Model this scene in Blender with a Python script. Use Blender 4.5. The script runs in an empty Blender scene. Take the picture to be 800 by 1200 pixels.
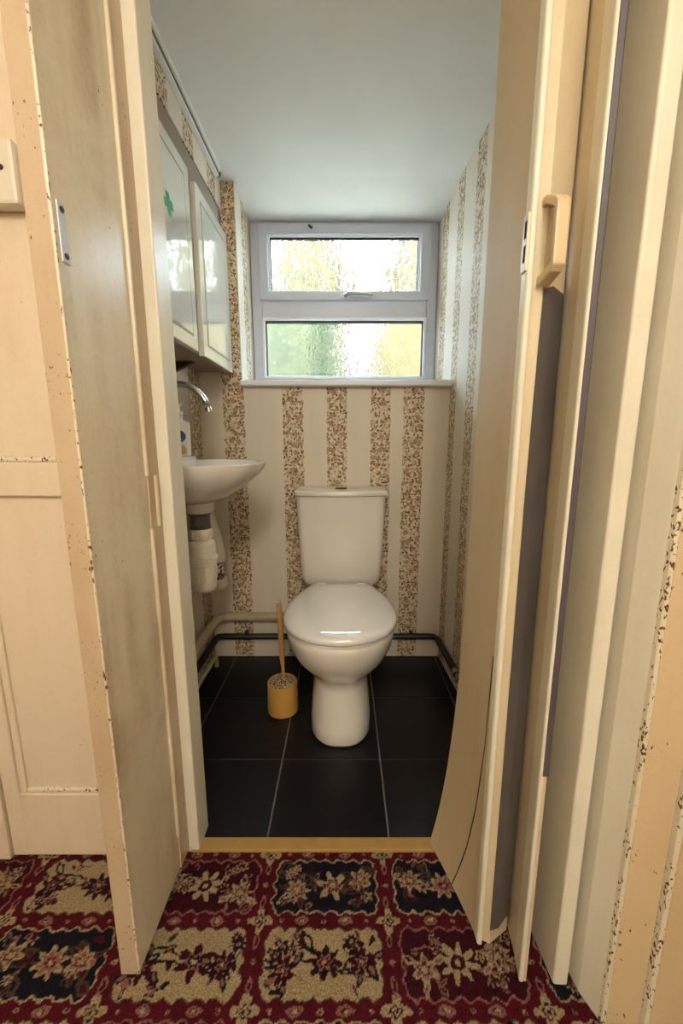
import bpy, math, random
import numpy as np
from mathutils import Vector

random.seed(7)
C = bpy.context.scene.collection
SC = bpy.context.scene
PI = math.pi

# ------------------------------------------------------------------ camera
cam_d = bpy.data.cameras.new('camera')
cam = bpy.data.objects.new('camera', cam_d)
C.objects.link(cam)
cam_d.sensor_fit = 'VERTICAL'
cam_d.sensor_height = 36
cam_d.lens = 465 / 1200 * 36
cam_d.shift_x = -0.0025
cam_d.clip_start = 0.02
cam.location = (0, 0, 0.965)
cam.rotation_euler = (math.radians(90 - 10.1), 0, 0)
SC.camera = cam

# ------------------------------------------------------------------ world
W = bpy.data.worlds.new('world')
SC.world = W
W.use_nodes = True
bg = W.node_tree.nodes['Background']
bg.inputs[0].default_value = (0.64, 0.83, 1.0, 1)
bg.inputs[1].default_value = 19.0

# sun on the garden behind the window
sd = bpy.data.lights.new('sun', 'SUN')
sd.energy = 7
sd.angle = math.radians(2)
sd.color = (1.0, 0.86, 0.6)
sun = bpy.data.objects.new('sun', sd)
C.objects.link(sun)
sun.rotation_euler = (math.radians(48), 0, math.radians(20))

SC.view_settings.view_transform = 'Standard'
SC.view_settings.look = 'None'
SC.view_settings.exposure = 0.4
SC.view_settings.gamma = 1.0
SC.view_settings.use_curve_mapping = False


# ------------------------------------------------------------------ helpers
def s2l(c):
    c = c / 255.0
    return c / 12.92 if c <= 0.04045 else ((c + 0.055) / 1.055) ** 2.4


def rgb(r, g, b):
    return (s2l(r), s2l(g), s2l(b), 1.0)


class NT:
    """small node-graph writer"""

    def __init__(self, name):
        self.m = bpy.data.materials.new(name)
        self.m.use_nodes = True
        self.t = self.m.node_tree
        self.p = self.t.nodes['Principled BSDF']
        self.out = self.t.nodes['Material Output']

    def node(self, kind, **kw):
        n = self.t.nodes.new(kind)
        for k, v in kw.items():
            setattr(n, k, v)
        return n

    def link(self, a, b):
        self.t.links.new(a, b)

    def put(self, sock, v):
        if isinstance(v, bpy.types.NodeSocket):
            self.link(v, sock)
        else:
            sock.default_value = v

    def math(self, op, a, b=0.0, c=None, clamp=False):
        n = self.node('ShaderNodeMath', operation=op, use_clamp=clamp)
        self.put(n.inputs[0], a)
        self.put(n.inputs[1], b)
        if c is not None:
            self.put(n.inputs[2], c)
        return n.outputs[0]

    def pos(self):
        return self.node('ShaderNodeNewGeometry').outputs['Position']

    def xyz(self, v):
        n = self.node('ShaderNodeSeparateXYZ')
        self.link(v, n.inputs[0])
        return n.outputs

    def vec(self, x, y, z=0.0):
        n = self.node('ShaderNodeCombineXYZ')
        self.put(n.inputs[0], x)
        self.put(n.inputs[1], y)
        self.put(n.inputs[2], z)
        return n.outputs[0]

    def scale(self, v, s):
        n = self.node('ShaderNodeVectorMath', operation='MULTIPLY')
        self.link(v, n.inputs[0])
        n.inputs[1].default_value = s
        return n.outputs[0]

    def noise(self, v, scale, detail=3.0, rough=0.55, dist=0.0):
        n = self.node('ShaderNodeTexNoise')
        self.link(v, n.inputs['Vector'])
        n.inputs['Scale'].default_value = scale
        n.inputs['Detail'].default_value = detail
        n.inputs['Roughness'].default_value = rough
        n.inputs['Distortion'].default_value = dist
        return n.outputs['Fac']

    def step(self, v, a, b):
        n = self.node('ShaderNodeMapRange', interpolation_type='SMOOTHSTEP')
        self.put(n.inputs[0], v)
        n.inputs[1].default_value = a
        n.inputs[2].default_value = b
        return n.outputs[0]

    def mix(self, f, a, b, mode='MIX'):
        n = self.node('ShaderNodeMix', data_type='RGBA', blend_type=mode)
        self.put(n.inputs[0], f)
        self.put(n.inputs[6], a)
        self.put(n.inputs[7], b)
        return n.outputs[2]

    def bump(self, h, strength=0.3, dist=0.002):
        n = self.node('ShaderNodeBump')
        n.inputs['Strength'].default_value = strength
        n.inputs['Distance'].default_value = dist
        self.link(h, n.inputs['Height'])
        self.link(n.outputs[0], self.p.inputs['Normal'])

    def set(self, **kw):
        for k, v in kw.items():
            self.put(self.p.inputs[k.replace('_', ' ')], v)
        return self


def simple(name, col, rough=0.5, metal=0.0, var=0.06, scale=18, bump=0.0, coat=0.0):
    n = NT(name)
    p = n.pos()
    f = n.noise(p, scale, 4)
    dark = tuple(c * (1 - var * 2) for c in col[:3]) + (1,)
    lite = tuple(min(1, c * (1 + var)) for c in col[:3]) + (1,)
    n.set(Base_Color=n.mix(f, dark, lite), Roughness=rough, Metallic=metal)
    if coat:
        n.set(Coat_Weight=coat, Coat_Roughness=0.05)
    if bump:
        n.bump(n.noise(p, scale * 12, 3), bump, 0.001)
    return n.m


def paint(name, base, grime, chips=0.0, rough=0.32, gr=0.55, chipcol=rgb(92, 62, 40), edge=False):
    """old gloss paint: streaky grime, brush marks and knocked-off chips"""
    n = NT(name)
    p = n.pos()
    streak = n.noise(n.scale(p, (14, 14, 1.3)), 1.0, 5, 0.6)
    blot = n.noise(p, 5.0, 5, 0.65)
    fine = n.noise(p, 160.0, 2)
    f = n.math('MULTIPLY', n.step(streak, 0.35, 0.75), n.step(blot, 0.3, 0.7))
    col = n.mix(n.math('MULTIPLY', f, gr), base, grime)
    col = n.mix(n.math('MULTIPLY', n.step(fine, 0.45, 0.7), 0.10), col, grime)
    if chips > 0:
        c1 = n.noise(n.scale(p, (1, 1, 0.5)), 240.0 if edge else 170.0, 2, 0.55)
        c2 = n.noise(p, 11.0, 3)
        th = 0.80 - 0.17 * chips
        m = n.step(n.math('ADD', c1, n.math('MULTIPLY', n.math('SUBTRACT', c2, 0.5), 0.45)), th, th + 0.025)
        col = n.mix(m, col, chipcol)
        n.set(Roughness=n.math('ADD', rough, n.math('MULTIPLY', m, 0.4)))
    else:
        n.set(Roughness=rough)
    n.set(Base_Color=col)
    n.bump(n.noise(n.scale(p, (60, 60, 5)), 1.0, 4), 0.22, 0.002)
    return n.m


def wallpaper(name, axis, ranges):
    """cream paper with vertical bands of small brown flowers and leaves; ranges along X or Y in metres"""
    n = NT(name)
    P = n.xyz(n.pos())
    u0 = P[0] if axis == 'X' else P[1]
    z = P[2]
    wob = n.noise(n.vec(u0, z), 55.0, 2)
    u = n.math('ADD', u0, n.math('MULTIPLY', n.math('SUBTRACT', wob, 0.5), 0.016))
    mask = None
    for a, b in ranges:
        m = n.math('MULTIPLY', n.math('GREATER_THAN', u, a), n.math('LESS_THAN', u, b))
        mask = m if mask is None else n.math('MAXIMUM', mask, m)
    v2 = n.vec(u0, z)

    def cells(scale, off):
        vo = n.node('ShaderNodeTexVoronoi', voronoi_dimensions='2D', feature='F1')
        add = n.node('ShaderNodeVectorMath', operation='ADD')
        n.link(v2, add.inputs[0])
        add.inputs[1].default_value = (off, off * 1.7, 0)
        n.link(add.outputs[0], vo.inputs['Vector'])
        vo.inputs['Scale'].default_value = scale
        sub = n.node('ShaderNodeVectorMath', operation='SUBTRACT')
        n.link(add.outputs[0], sub.inputs[0])
        n.link(vo.outputs['Position'], sub.inputs[1])
        c = n.node('ShaderNodeSeparateColor')
        n.link(vo.outputs['Color'], c.inputs[0])
        return n.xyz(sub.outputs[0]), c.outputs

    def leaf(scale, off, a, b, keep):
        L, c = cells(scale, off)
        ang = n.math('MULTIPLY', c[0], 6.283)
        co, si = n.math('COSINE', ang), n.math('SINE', ang)
        x = n.math('ADD', n.math('MULTIPLY', L[0], co), n.math('MULTIPLY', L[1], si))
        y = n.math('SUBTRACT', n.math('MULTIPLY', L[1], co), n.math('MULTIPLY', L[0], si))
        q = n.math('ADD', n.math('POWER', n.math('ABSOLUTE', n.math('DIVIDE', x, a)), 1.6),
                   n.math('POWER', n.math('ABSOLUTE', n.math('DIVIDE', y, b)), 1.6))
        return n.math('MULTIPLY', n.math('LESS_THAN', q, 1.0), n.math('LESS_THAN', c[1], keep)), c[2]

    plain = n.mix(n.noise(n.vec(n.math('MULTIPLY', u0, 6.0), z), 3.0, 4), rgb(212, 200, 182), rgb(226, 217, 202))
    band = rgb(216, 201, 174)
    col = n.mix(n.step(n.noise(v2, 60.0, 3), 0.45, 0.65), band, rgb(188, 168, 136))
    m, _ = leaf(70.0, 3.3, 0.0062, 0.0026, 0.66)
    col = n.mix(m, col, rgb(158, 130, 92))
    m, _ = leaf(56.0, 1.1, 0.0074, 0.0034, 0.60)
    col = n.mix(m, col, rgb(116, 84, 56))
    # roses
    L, c = cells(29.0, 0.7)
    r = n.math('SQRT', n.math('ADD', n.math('MULTIPLY', L[0], L[0]), n.math('MULTIPLY', L[1], L[1])))
    ang = n.math('ARCTAN2', L[1], L[0])
    pet = n.math('SINE', n.math('ADD', n.math('MULTIPLY', r, 2100.0), n.math('MULTIPLY', ang, 3.0)))
    edge = n.math('ADD', 0.0098, n.math('MULTIPLY', n.math('SINE', n.math('MULTIPLY', ang, 5.0)), 0.0018))
    rm = n.math('MULTIPLY', n.math('LESS_THAN', r, edge), n.math('LESS_THAN', c[1], 0.62))
    rose = n.mix(n.step(pet, -0.2, 0.7), rgb(144, 102, 72), rgb(206, 174, 136))
    col = n.mix(rm, col, rose)
    m, _ = leaf(84.0, 5.9, 0.0052, 0.0023, 0.30)
    col = n.mix(m, col, rgb(82, 56, 38))
    n.set(Base_Color=n.mix(mask, plain, col), Roughness=0.62)
    n.bump(n.noise(n.vec(n.math('MULTIPLY', u0, 8.0), z), 40.0, 3), 0.15, 0.001)
    return n.m


WORLD = {}


class MB:
    def __init__(self):
        self.v = []
        self.f = []

    def add(self, vs, fs):
        k = len(self.v)
        self.v += [tuple(p) for p in vs]
        self.f += [tuple(i + k for i in f) for f in fs]
        return self

    def box(self, x0, x1, y0, y1, z0, z1):
        vs = [(x, y, z) for z in (z0, z1) for y in (y0, y1) for x in (x0, x1)]
        return self.add(vs, [(0, 2, 3, 1), (4, 5, 7, 6), (0, 1, 5, 4), (2, 6, 7, 3), (0, 4, 6, 2), (1, 3, 7, 5)])

    def prism(self, poly, z0, z1, cuts=1):
        a = sum(poly[i][0] * poly[(i + 1) % len(poly)][1] - poly[(i + 1) % len(poly)][0] * poly[i][1] for i in range(len(poly)))
        if a < 0:
            poly = poly[::-1]
        rs = []
        for k in range(cuts + 1):
            zz = z0 + (z1 - z0) * k / cuts
            rs.append([(x, y, zz) for x, y in poly])
        return self.rings(rs)

    def rings(self, rs, cap0=True, cap1=True, closed=True):
        n = len(rs[0])
        vs = [p for r in rs for p in r]
        fs = []
        for i in range(len(rs) - 1):
            for j in range(n if closed else n - 1):
                a, b = i * n + j, i * n + (j + 1) % n
                fs.append((a, b, b + n, a + n))
        if cap0:
            fs.append(tuple(reversed(range(n))))
        if cap1:
            k = (len(rs) - 1) * n
            fs.append(tuple(range(k, k + n)))
        return self.add(vs, fs)

    def lathe(self, c, prof, seg=28, axis='z'):
        rs = []
        for r, h in prof:
            ring = []
            for i in range(seg):
                a = 2 * PI * i / seg
                ca, sa = r * math.cos(a), r * math.sin(a)
                if axis == 'z':
                    ring.append((c[0] + ca, c[1] + sa, c[2] + h))
                elif axis == 'x':
                    ring.append((c[0] + h, c[1] + ca, c[2] + sa))
                else:
                    ring.append((c[0] + sa, c[1] + h, c[2] + ca))
            rs.append(ring)
        return self.rings(rs)

    def tube(self, pts, r, seg=14):
        P = [Vector(p) for p in pts]
        rr = r if isinstance(r, (list, tuple)) else [r] * len(P)
        rs = []
        ref = None
        for i, p in enumerate(P):
            d = (P[min(i + 1, len(P) - 1)] - P[max(i - 1, 0)]).normalized()
            if ref is None:
                ref = Vector((0, 0, 1)) if abs(d.z) < 0.9 else Vector((1, 0, 0))
            s = d.cross(ref).normalized()
            t = s.cross(d).normalized()
            ref = t
            rs.append([tuple(p + rr[i] * (math.cos(2 * PI * k / seg) * s + math.sin(2 * PI * k / seg) * t)) for k in range(seg)])
        rs = [r_[::-1] for r_ in rs]
        return self.rings(rs)

    def build(self, name, mat, parent=None, smooth=False, bevel=0.0, seg=2, sub=0):
        if parent is not None:
            org = Vector(WORLD[parent.name])
        else:
            xs = [p[0] for p in self.v]
            ys = [p[1] for p in self.v]
            zs = [p[2] for p in self.v]
            org = Vector(((min(xs) + max(xs)) / 2, (min(ys) + max(ys)) / 2, min(zs)))
        me = bpy.data.meshes.new(name)
        me.from_pydata([tuple(Vector(p) - org) for p in self.v], [], self.f)
        me.materials.append(mat)
        me.update()
        o = bpy.data.objects.new(name, me)
        C.objects.link(o)
        if parent is not None:
            o.parent = parent
            WORLD[o.name] = tuple(org)
        else:
            o.location = org
            WORLD[o.name] = tuple(org)
        if smooth:
            for p in me.polygons:
                p.use_smooth = True
            if smooth != 'all':
                md = o.modifiers.new('edge', 'EDGE_SPLIT')
                md.split_angle = math.radians(40)
        if bevel:
            b = o.modifiers.new('bevel', 'BEVEL')
            b.width = bevel
            b.segments = seg
            b.limit_method = 'ANGLE'
            b.angle_limit = math.radians(35)
        if sub:
            s = o.modifiers.new('sub', 'SUBSURF')
            s.levels = s.render_levels = sub
        return o


def box(name, mat, b, parent=None, bevel=0.0, **kw):
    return MB().box(*b).build(name, mat, parent, bevel=bevel, **kw)


def thing(name, loc, label=None, cat=None, group=None):
    o = bpy.data.objects.new(name, None)
    o.empty_display_size = 0.05
    C.objects.link(o)
    o.location = loc
    WORLD[o.name] = tuple(loc)
    if label:
        tag(o, label, cat, group)
    return o


def tag(o, label, cat, group=None):
    o['label'] = label
    o['category'] = cat
    if group:
        o['group'] = group
    return o


def struct(o, label=None):
    o['kind'] = 'structure'
    if label:
        o['label'] = label
    return o


def superring(cx, y0, y1, a, z, n=48, ef=2.2, eb=2.2, split=0.5):
    """closed outline, y0 = front, y1 = back, half width a; separate roundness for front and back"""
    ym = y0 + (y1 - y0) * split
    out = []
    for i in range(n):
        t = 2 * PI * i / n
        c, s = math.cos(t), math.sin(t)
        if s < 0:
            e, L = ef, ym - y0
        else:
            e, L = eb, y1 - ym
        x = a * math.copysign(abs(c) ** (2 / e), c)
        y = L * math.copysign(abs(s) ** (2 / e), s)
        out.append((cx + x, ym + y, z))
    return out


# ------------------------------------------------------------------ materials
M = {}
M['ceiling'] = simple('ceiling_paint', rgb(238, 238, 234), 0.6, var=0.03, scale=9, bump=0.25)
M['paint_leaf'] = paint('cream_leaf_paint', rgb(226, 215, 190), rgb(176, 150, 112), 0.15, gr=1.0)
M['paint_edge'] = paint('cream_edge_paint', rgb(194, 172, 144), rgb(162, 134, 104), 0.55, gr=0.5, edge=True)
M['paint_tan'] = paint('tan_paint', rgb(214, 198, 166), rgb(186, 164, 126), 0.0, gr=0.6)
M['paint_matt'] = paint('matt_facing_paint', rgb(204, 184, 150), rgb(182, 158, 120), 0.0, rough=0.6, gr=0.6)
M['paint_white'] = paint('offwhite_paint', rgb(230, 225, 208), rgb(206, 192, 162), 0.0, gr=0.45)
M['paint_chip'] = paint('chipped_paint', rgb(224, 214, 190), rgb(184, 160, 124), 1.15, gr=0.5, edge=True)
M['paint_peach'] = paint('peach_paint', rgb(216, 192, 154), rgb(190, 160, 118), 0.42, gr=0.5)
M['paint_door'] = paint('panel_door_paint', rgb(224, 207, 184), rgb(204, 180, 146), 0.08, rough=0.28, gr=0.45)
M['hall_wall'] = simple('hall_wall_paint', rgb(226, 216, 196), 0.6, var=0.04, scale=6)
M['grey_strip'] = paint('worn_grey_strip', rgb(92, 86, 84), rgb(58, 54, 52), 0.0, rough=0.38, gr=0.9)
M['seal'] = simple('slate_seal', rgb(84, 76, 84), 0.45, var=0.1, scale=20)
M['plug'] = simple('crack_dark', rgb(30, 24, 20), 0.8)
M['upvc'] = simple('window_plastic', rgb(196, 202, 216), 0.3, var=0.02, scale=6)
M['upvc_white'] = simple('window_bead_plastic', rgb(228, 231, 238), 0.3, var=0.02, scale=6)
M['gasket'] = simple('window_gasket', rgb(42, 46, 46), 0.6)
M['ceramic'] = simple('ceramic', rgb(230, 225, 216), 0.12, var=0.02, scale=5, coat=0.5)
M['seat'] = simple('toilet_seat_plastic', rgb(232, 231, 229), 0.10, var=0.01, scale=5, coat=1.0)
M['seat'].node_tree.nodes['Principled BSDF'].inputs['Coat IOR'].default_value = 1.8
M['chrome'] = simple('chrome', rgb(200, 200, 200), 0.12, metal=1.0, var=0.02)
M['steel'] = simple('dull_metal', rgb(150, 148, 138), 0.4, metal=0.9, var=0.1, scale=60)
M['nut'] = simple('dark_grey_metal', rgb(92, 88, 80), 0.5, metal=0.3, var=0.12, scale=40)
M['pvc'] = simple('white_pvc', rgb(222, 214, 198), 0.35, var=0.05, scale=25)
M['pipe'] = simple('cream_pipe', rgb(186, 174, 142), 0.45, var=0.14, scale=30)
M['dark_pipe'] = simple('dark_pipe', rgb(34, 27, 24), 0.45, var=0.2, scale=30)
M['brass'] = simple('copper_fitting', rgb(150, 130, 110), 0.35, metal=0.8, var=0.1)
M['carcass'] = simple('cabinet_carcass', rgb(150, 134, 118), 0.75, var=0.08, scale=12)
M['gloss_plain'] = simple('gloss_white_door', rgb(226, 226, 214), 0.12, var=0.015, scale=5, coat=0.8)
M['groove'] = simple('groove_grey', rgb(120, 118, 110), 0.5)
M['green'] = simple('green_sticker', rgb(28, 150, 88), 0.5)
M['bracket'] = simple('brown_bracket', rgb(66, 40, 30), 0.6)
M['brush_wood'] = simple('brush_beech', rgb(192, 142, 88), 0.5, var=0.1, scale=30)
M['brush_pot'] = simple('brush_pot_plastic', rgb(200, 154, 78), 0.42, var=0.05, scale=20)
M['bottle'] = simple('bottle_white', rgb(236, 232, 224), 0.3, var=0.02)
M['blue'] = simple('bottle_label_blue', rgb(44, 84, 136), 0.4)
M['blue_dark'] = simple('bottle_label_navy', rgb(22, 44, 86), 0.4)
M['peach'] = simple('bottle_peach', rgb(226, 176, 128), 0.4, var=0.1, scale=60)
M['threshold'] = simple('threshold_wood', rgb(172, 136, 76), 0.5, var=0.12, scale=25)
M['grout'] = simple('grout', rgb(120, 112, 104), 0.9)
M['splash'] = simple('splash_tile', rgb(178, 166, 156), 0.25, var=0.04)


def foliage(name, dark, lite):
    n = NT(name)
    p = n.pos()
    f = n.step(n.noise(p, 7.5, 4, 0.7), 0.36, 0.64)
    n.set(Base_Color=n.mix(f, dark, lite), Roughness=0.8)
    return n.m


M['shrub'] = foliage('shrub_leaves', rgb(27, 24, 0), rgb(76, 61, 2))
M['shrub_dark'] = foliage('shrub_leaves_dark', rgb(19, 26, 2), rgb(47, 50, 3))
M['bounce_ground'] = simple('pale_bounce_ground', rgb(216, 206, 180), 0.9, var=0.08, scale=3)  # unseen ground, made pale to bounce daylight up onto the ceiling
M['teal'] = simple('teal_post', rgb(4, 28, 18), 0.95)
M['teal'].node_tree.nodes['Principled BSDF'].inputs['Specular IOR Level'].default_value = 0.0

n = NT('gloss_white_door_paint')
p = n.pos()
n.set(Base_Color=n.mix(n.noise(p, 5, 3), rgb(222, 222, 210), rgb(230, 230, 220)), Roughness=0.10, Coat_Weight=0.8, Coat_Roughness=0.04)
n.bump(n.noise(p, 11, 2), 0.35, 0.006)
M['gloss'] = n.m

n = NT('carpet')
at = n.node('ShaderNodeAttribute', attribute_name='Col')
pz = n.noise(n.pos(), 420.0, 2)
n.set(Base_Color=n.mix(n.math('MULTIPLY', n.step(pz, 0.3, 0.75), 0.55), at.outputs['Color'], (0.006, 0.004, 0.004, 1)), Roughness=0.95)
n.p.inputs['Specular IOR Level'].default_value = 0.1
n.bump(n.noise(n.pos(), 300.0, 3), 0.9, 0.004)
M['carpet'] = n.m

n = NT('floor_tile')
p = n.pos()
f = n.noise(p, 14, 5, 0.6)
n.set(Base_Color=n.mix(f, rgb(8, 8, 10), rgb(16, 17, 25)), Roughness=n.math('ADD', 0.26, n.math('MULTIPLY', f, 0.16)))
n.p.inputs['Specular IOR Level'].default_value = 0.32
n.bump(n.noise(p, 70, 4), 0.35, 0.002)
M['tile'] = n.m

n = NT('brush_bristles')
p = n.pos()
n.set(Base_Color=n.mix(n.step(n.noise(p, 230, 3), 0.46, 0.56), rgb(92, 58, 34), rgb(224, 198, 160)), Roughness=0.8)
n.bump(n.noise(p, 260, 3), 1.0, 0.006)
M['bristle'] = n.m

n = NT('hanging_bag_print')
p = n.pos()
P3 = n.xyz(p)
pm = n.math('MULTIPLY', n.math('GREATER_THAN', P3[2], 0.462), n.math('LESS_THAN', P3[2], 0.525))
pm = n.math('MULTIPLY', pm, n.step(n.noise(p, 75, 3), 0.45, 0.52))
n.set(Base_Color=n.mix(pm, rgb(214, 204, 190), rgb(96, 30, 36)), Roughness=0.4)
n.bump(n.noise(n.scale(p, (30, 30, 5)), 1.0, 3), 0.5, 0.01)
M['bag'] = n.m


def glass(name, kind):
    n = NT(name)
    p = n.pos()
    if kind == 'leafy':
        q = n.node('ShaderNodeVectorMath', operation='ADD')
        nz = n.node('ShaderNodeTexNoise')
        nz.inputs['Scale'].default_value = 9.0
        n.link(p, nz.inputs['Vector'])
        n.link(p, q.inputs[0])
        sc = n.scale(nz.outputs['Color'], (0.09, 0.09, 0.09))
        n.link(sc, q.inputs[1])
        vo = n.node('ShaderNodeTexVoronoi', feature='DISTANCE_TO_EDGE')
        vo.inputs['Scale'].default_value = 27.0
        n.link(n.scale(q.outputs[0], (1.4, 0.5, 0.8)), vo.inputs['Vector'])
        h = n.math('ADD', n.step(vo.outputs['Distance'], 0.0, 0.22), n.math('MULTIPLY', n.noise(p, 60, 2), 0.4))
        n.bump(n.math('MULTIPLY', h, n.math('LESS_THAN', n.xyz(p)[1], 1.915)), 0.8, 0.0011)
    else:
        h = n.noise(p, 100, 1, 0.5)
        n.bump(n.math('MULTIPLY', h, n.math('LESS_THAN', n.xyz(p)[1], 1.923)), 1.0, 0.0022)
    n.set(Base_Color=(1.0, 0.99, 0.93, 1), Roughness=0.03, IOR=1.45)
    n.p.inputs['Transmission Weight'].default_value = 1.0
    # a share of plain diffusion, as sandblasted glass has
    tr = n.node('ShaderNodeBsdfTranslucent')
    tr.inputs[0].default_value = (1, 1, 1, 1)
    mx = n.node('ShaderNodeMixShader')
    mx.inputs[0].default_value = 0.004
    n.link(n.p.outputs[0], mx.inputs[1])
    n.link(tr.outputs[0], mx.inputs[2])
    n.link(mx.outputs[0], n.out.inputs[0])
    return n.m


M['glass_leafy'] = glass('leafy_textured_glass', 'leafy')
M['glass_hammered'] = glass('hammered_textured_glass', 'hammered')

# ------------------------------------------------------------------ the toilet room shell
BACK, LEFT = 1.672, -0.586
CEIL = 1.922


def rx(y):            # right wall runs very slightly out of square
    return 0.428 + (1.672 - y) * 0.05


WP_BACK = wallpaper('wallpaper_back', 'X', [(-0.494, -0.408), (-0.252, -0.168), (-0.071, 0.011), (0.110, 0.190), (0.243, 0.327)])
WP_SIDE = wallpaper('wallpaper_side', 'Y', [(0.80, 0.875), (0.995, 1.07), (1.205, 1.285), (1.402, 1.480), (1.592, 1.664), (1.77, 1.845)])
WP_LEFT = wallpaper('wallpaper_left', 'Y', [(0.99, 1.07), (1.17, 1.25), (1.362, 1.44), (1.556, 1.668), (1.76, 1.84)])
WP_BULK = wallpaper('wallpaper_bulkhead', 'Y', [(0.93, 1.01), (1.13, 1.21), (1.31, 1.39), (1.515, 1.60)])

T = 0.06
WY = 1.90             # window frame front
mb = MB().box(LEFT - T, 0.50, BACK, BACK + 0.30, -0.05, 1.182)
mb.box(LEFT - T, -0.414, BACK, BACK + 0.30, 1.182, 2.0)
mb.box(0.445, 0.50, BACK, BACK + 0.30, 1.182, 2.0)
wall_back = struct(mb.build('wall_back', WP_BACK))
# window reveal linings carry the side paper
struct(MB().box(-0.4142, -0.411, BACK + 0.001, WY + 0.02, 1.206, 1.93).build('wall_reveal_left', WP_LEFT))
struct(MB().prism([(0.4282, BACK + 0.0005), (0.4120, WY + 0.02), (0.445, WY + 0.02), (0.445, BACK + 0.0005)], 1.206, 1.93).build('wall_reveal_right', WP_SIDE))
struct(MB().prism([(rx(0.78), 0.84), (rx(BACK), BACK), (rx(BACK) + T, BACK), (rx(0.78) + T, 0.84)], -0.05, 2.0).build('wall_right', WP_SIDE))
wall_left = struct(box('wall_left', WP_LEFT, (LEFT - T, LEFT, 0.84, BACK, -0.05, 2.0)))
struct(box('wall_bulkhead', WP_BULK, (LEFT, -0.462, 0.88, BACK, 1.815, CEIL)))
mb = MB()
mb.add([(LEFT - T, 0.84, CEIL), (0.52, 0.84, CEIL), (0.52, BACK - 0.02, CEIL), (LEFT - T, BACK - 0.02, CEIL), (0.52, WY + 0.07, 1.888), (LEFT - T, WY + 0.07, 1.888),
        (LEFT - T, 0.84, 2.02), (0.52, 0.84, 2.02), (0.52, WY + 0.07, 2.02), (LEFT - T, WY + 0.07, 2.02)],
       [(0, 3, 2, 1), (3, 5, 4, 2), (6, 7, 8, 9), (0, 1, 7, 6), (1, 2, 4, 8, 7), (4, 5, 9, 8), (5, 3, 0, 6, 9)])
struct(mb.build('ceiling', M['ceiling']))

# slab and dark floor tiles, one by one
floor = struct(box('floor', M['grout'], (LEFT - T, 0.52, 0.80, BACK, -0.06, -0.0035)))
xe = [-0.586, -0.49, -0.19, 0.111, 0.412, 0.47]
ye = [0.822, 1.073, 1.373, 1.672]
g = 0.002
for i in range(len(xe) - 1):
    for j in range(len(ye) - 1):
        dz = random.uniform(-0.0004, 0.0004)
        box('tile', M['tile'], (xe[i] + g, xe[i + 1] - g, ye[j] + g, ye[j + 1] - g, -0.012, dz), floor, bevel=0.0015)

# left wall splashback tiles
for i, y0 in enumerate((0.95, 1.10, 1.25, 1.40)):
    for k, z0 in enumerate((0.90, 1.055)):
        box('tile', M['splash'], (LEFT, LEFT + 0.007, y0 + 0.001, y0 + 0.149, z0 + 0.001, z0 + (0.154 if k == 0 else 0.10)), wall_left, bevel=0.002)

# ceiling strip above the bulkhead
tr = struct(box('trim_1', M['ceiling'], (-0.462, -0.446, 0.88, 1.60, 1.892, CEIL), bevel=0.002))
box('rail', M['ceiling'], (-0.446, -0.438, 0.88, 1.60, 1.906, CEIL), tr, bevel=0.002)
box('rail', M['groove'], (-0.4455, -0.4425, 0.88, 1.60, 1.899, 1.9045), tr)
MB().lathe((-0.45, 1.60, 1.908), [(0.004, 0.0), (0.011, 0.002), (0.011, 0.012), (0.004, 0.016)], 14, 'y').build('end_cap', M['nut'], tr, smooth=True)

# ------------------------------------------------------------------ window
win = struct(thing('window_1', (0, WY, 1.206)))
ZB, ZT = 1.2065, 1.895          # frame bottom / top
XL, XR = -0.409, 0.411
F0, F1 = WY, WY + 0.06


def frame(name, mat, x0, x1, z0, z1, w, y0, y1, par, bevel=0.004):
    wl, wr, wb, wt = w
    mb = MB()
    out = [(x0, z0), (x1, z0), (x1, z1), (x0, z1)]
    inn = [(x0 + wl, z0 + wb), (x1 - wr, z0 + wb), (x1 - wr, z1 - wt), (x0 + wl, z1 - wt)]
    vs = [(a, y, b) for y in (y0, y1) for ring in (out, inn) for a, b in ring]
    fs = []
    for i in range(4):
        j = (i + 1) % 4
        fs += [(i, j, 4 + j, 4 + i), (8 + j, 8 + i, 12 + i, 12 + j), (j, i, 8 + i, 8 + j), (4 + i, 4 + j, 12 + j, 12 + i)]
    mb.add(vs, fs)
    return mb.build(name, mat, par, bevel=bevel)


frame('window_frame', M['upvc'], XL, XR, ZB, ZT, (0.045, 0.045, 0.042, 0.022), F0, F1, win)
box('transom', M['upvc'], (XL + 0.045, XR - 0.045, F0, F1, 1.508, 1.585), win, bevel=0.004)
# opening top sash and its pane
sash = frame('sash', M['upvc'], -0.372, 0.374, 1.578, 1.882, (0.042, 0.042, 0.034, 0.042), F0 - 0.016, F0 + 0.03, win)
frame('glazing_bead', M['upvc_white'], -0.331, 0.333, 1.611, 1.842, (0.009, 0.009, 0.008, 0.008), F0 - 0.006, F0 + 0.01, sash, 0.002)
frame('gasket', M['gasket'], -0.323, 0.325, 1.618, 1.835, (0.005, 0.005, 0.003, 0.008), F0 + 0.002, F0 + 0.012, sash, 0)
box('pane', M['glass_leafy'], (-0.322, 0.324, F0 + 0.012, F0 + 0.018, 1.619, 1.834), sash)
frame('glazing_bead', M['upvc_white'], -0.366, 0.368, 1.247, 1.510, (0.012, 0.012, 0.012, 0.012), F0 - 0.008, F0 + 0.02, win, 0.003)
frame('gasket', M['gasket'], -0.355, 0.357, 1.257, 1.499, (0.006, 0.006, 0.003, 0.010), F0 + 0.006, F0 + 0.022, win, 0)
box('pane', M['glass_hammered'], (-0.354, 0.356, F0 + 0.02, F0 + 0.026, 1.258, 1.498), win)
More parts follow.
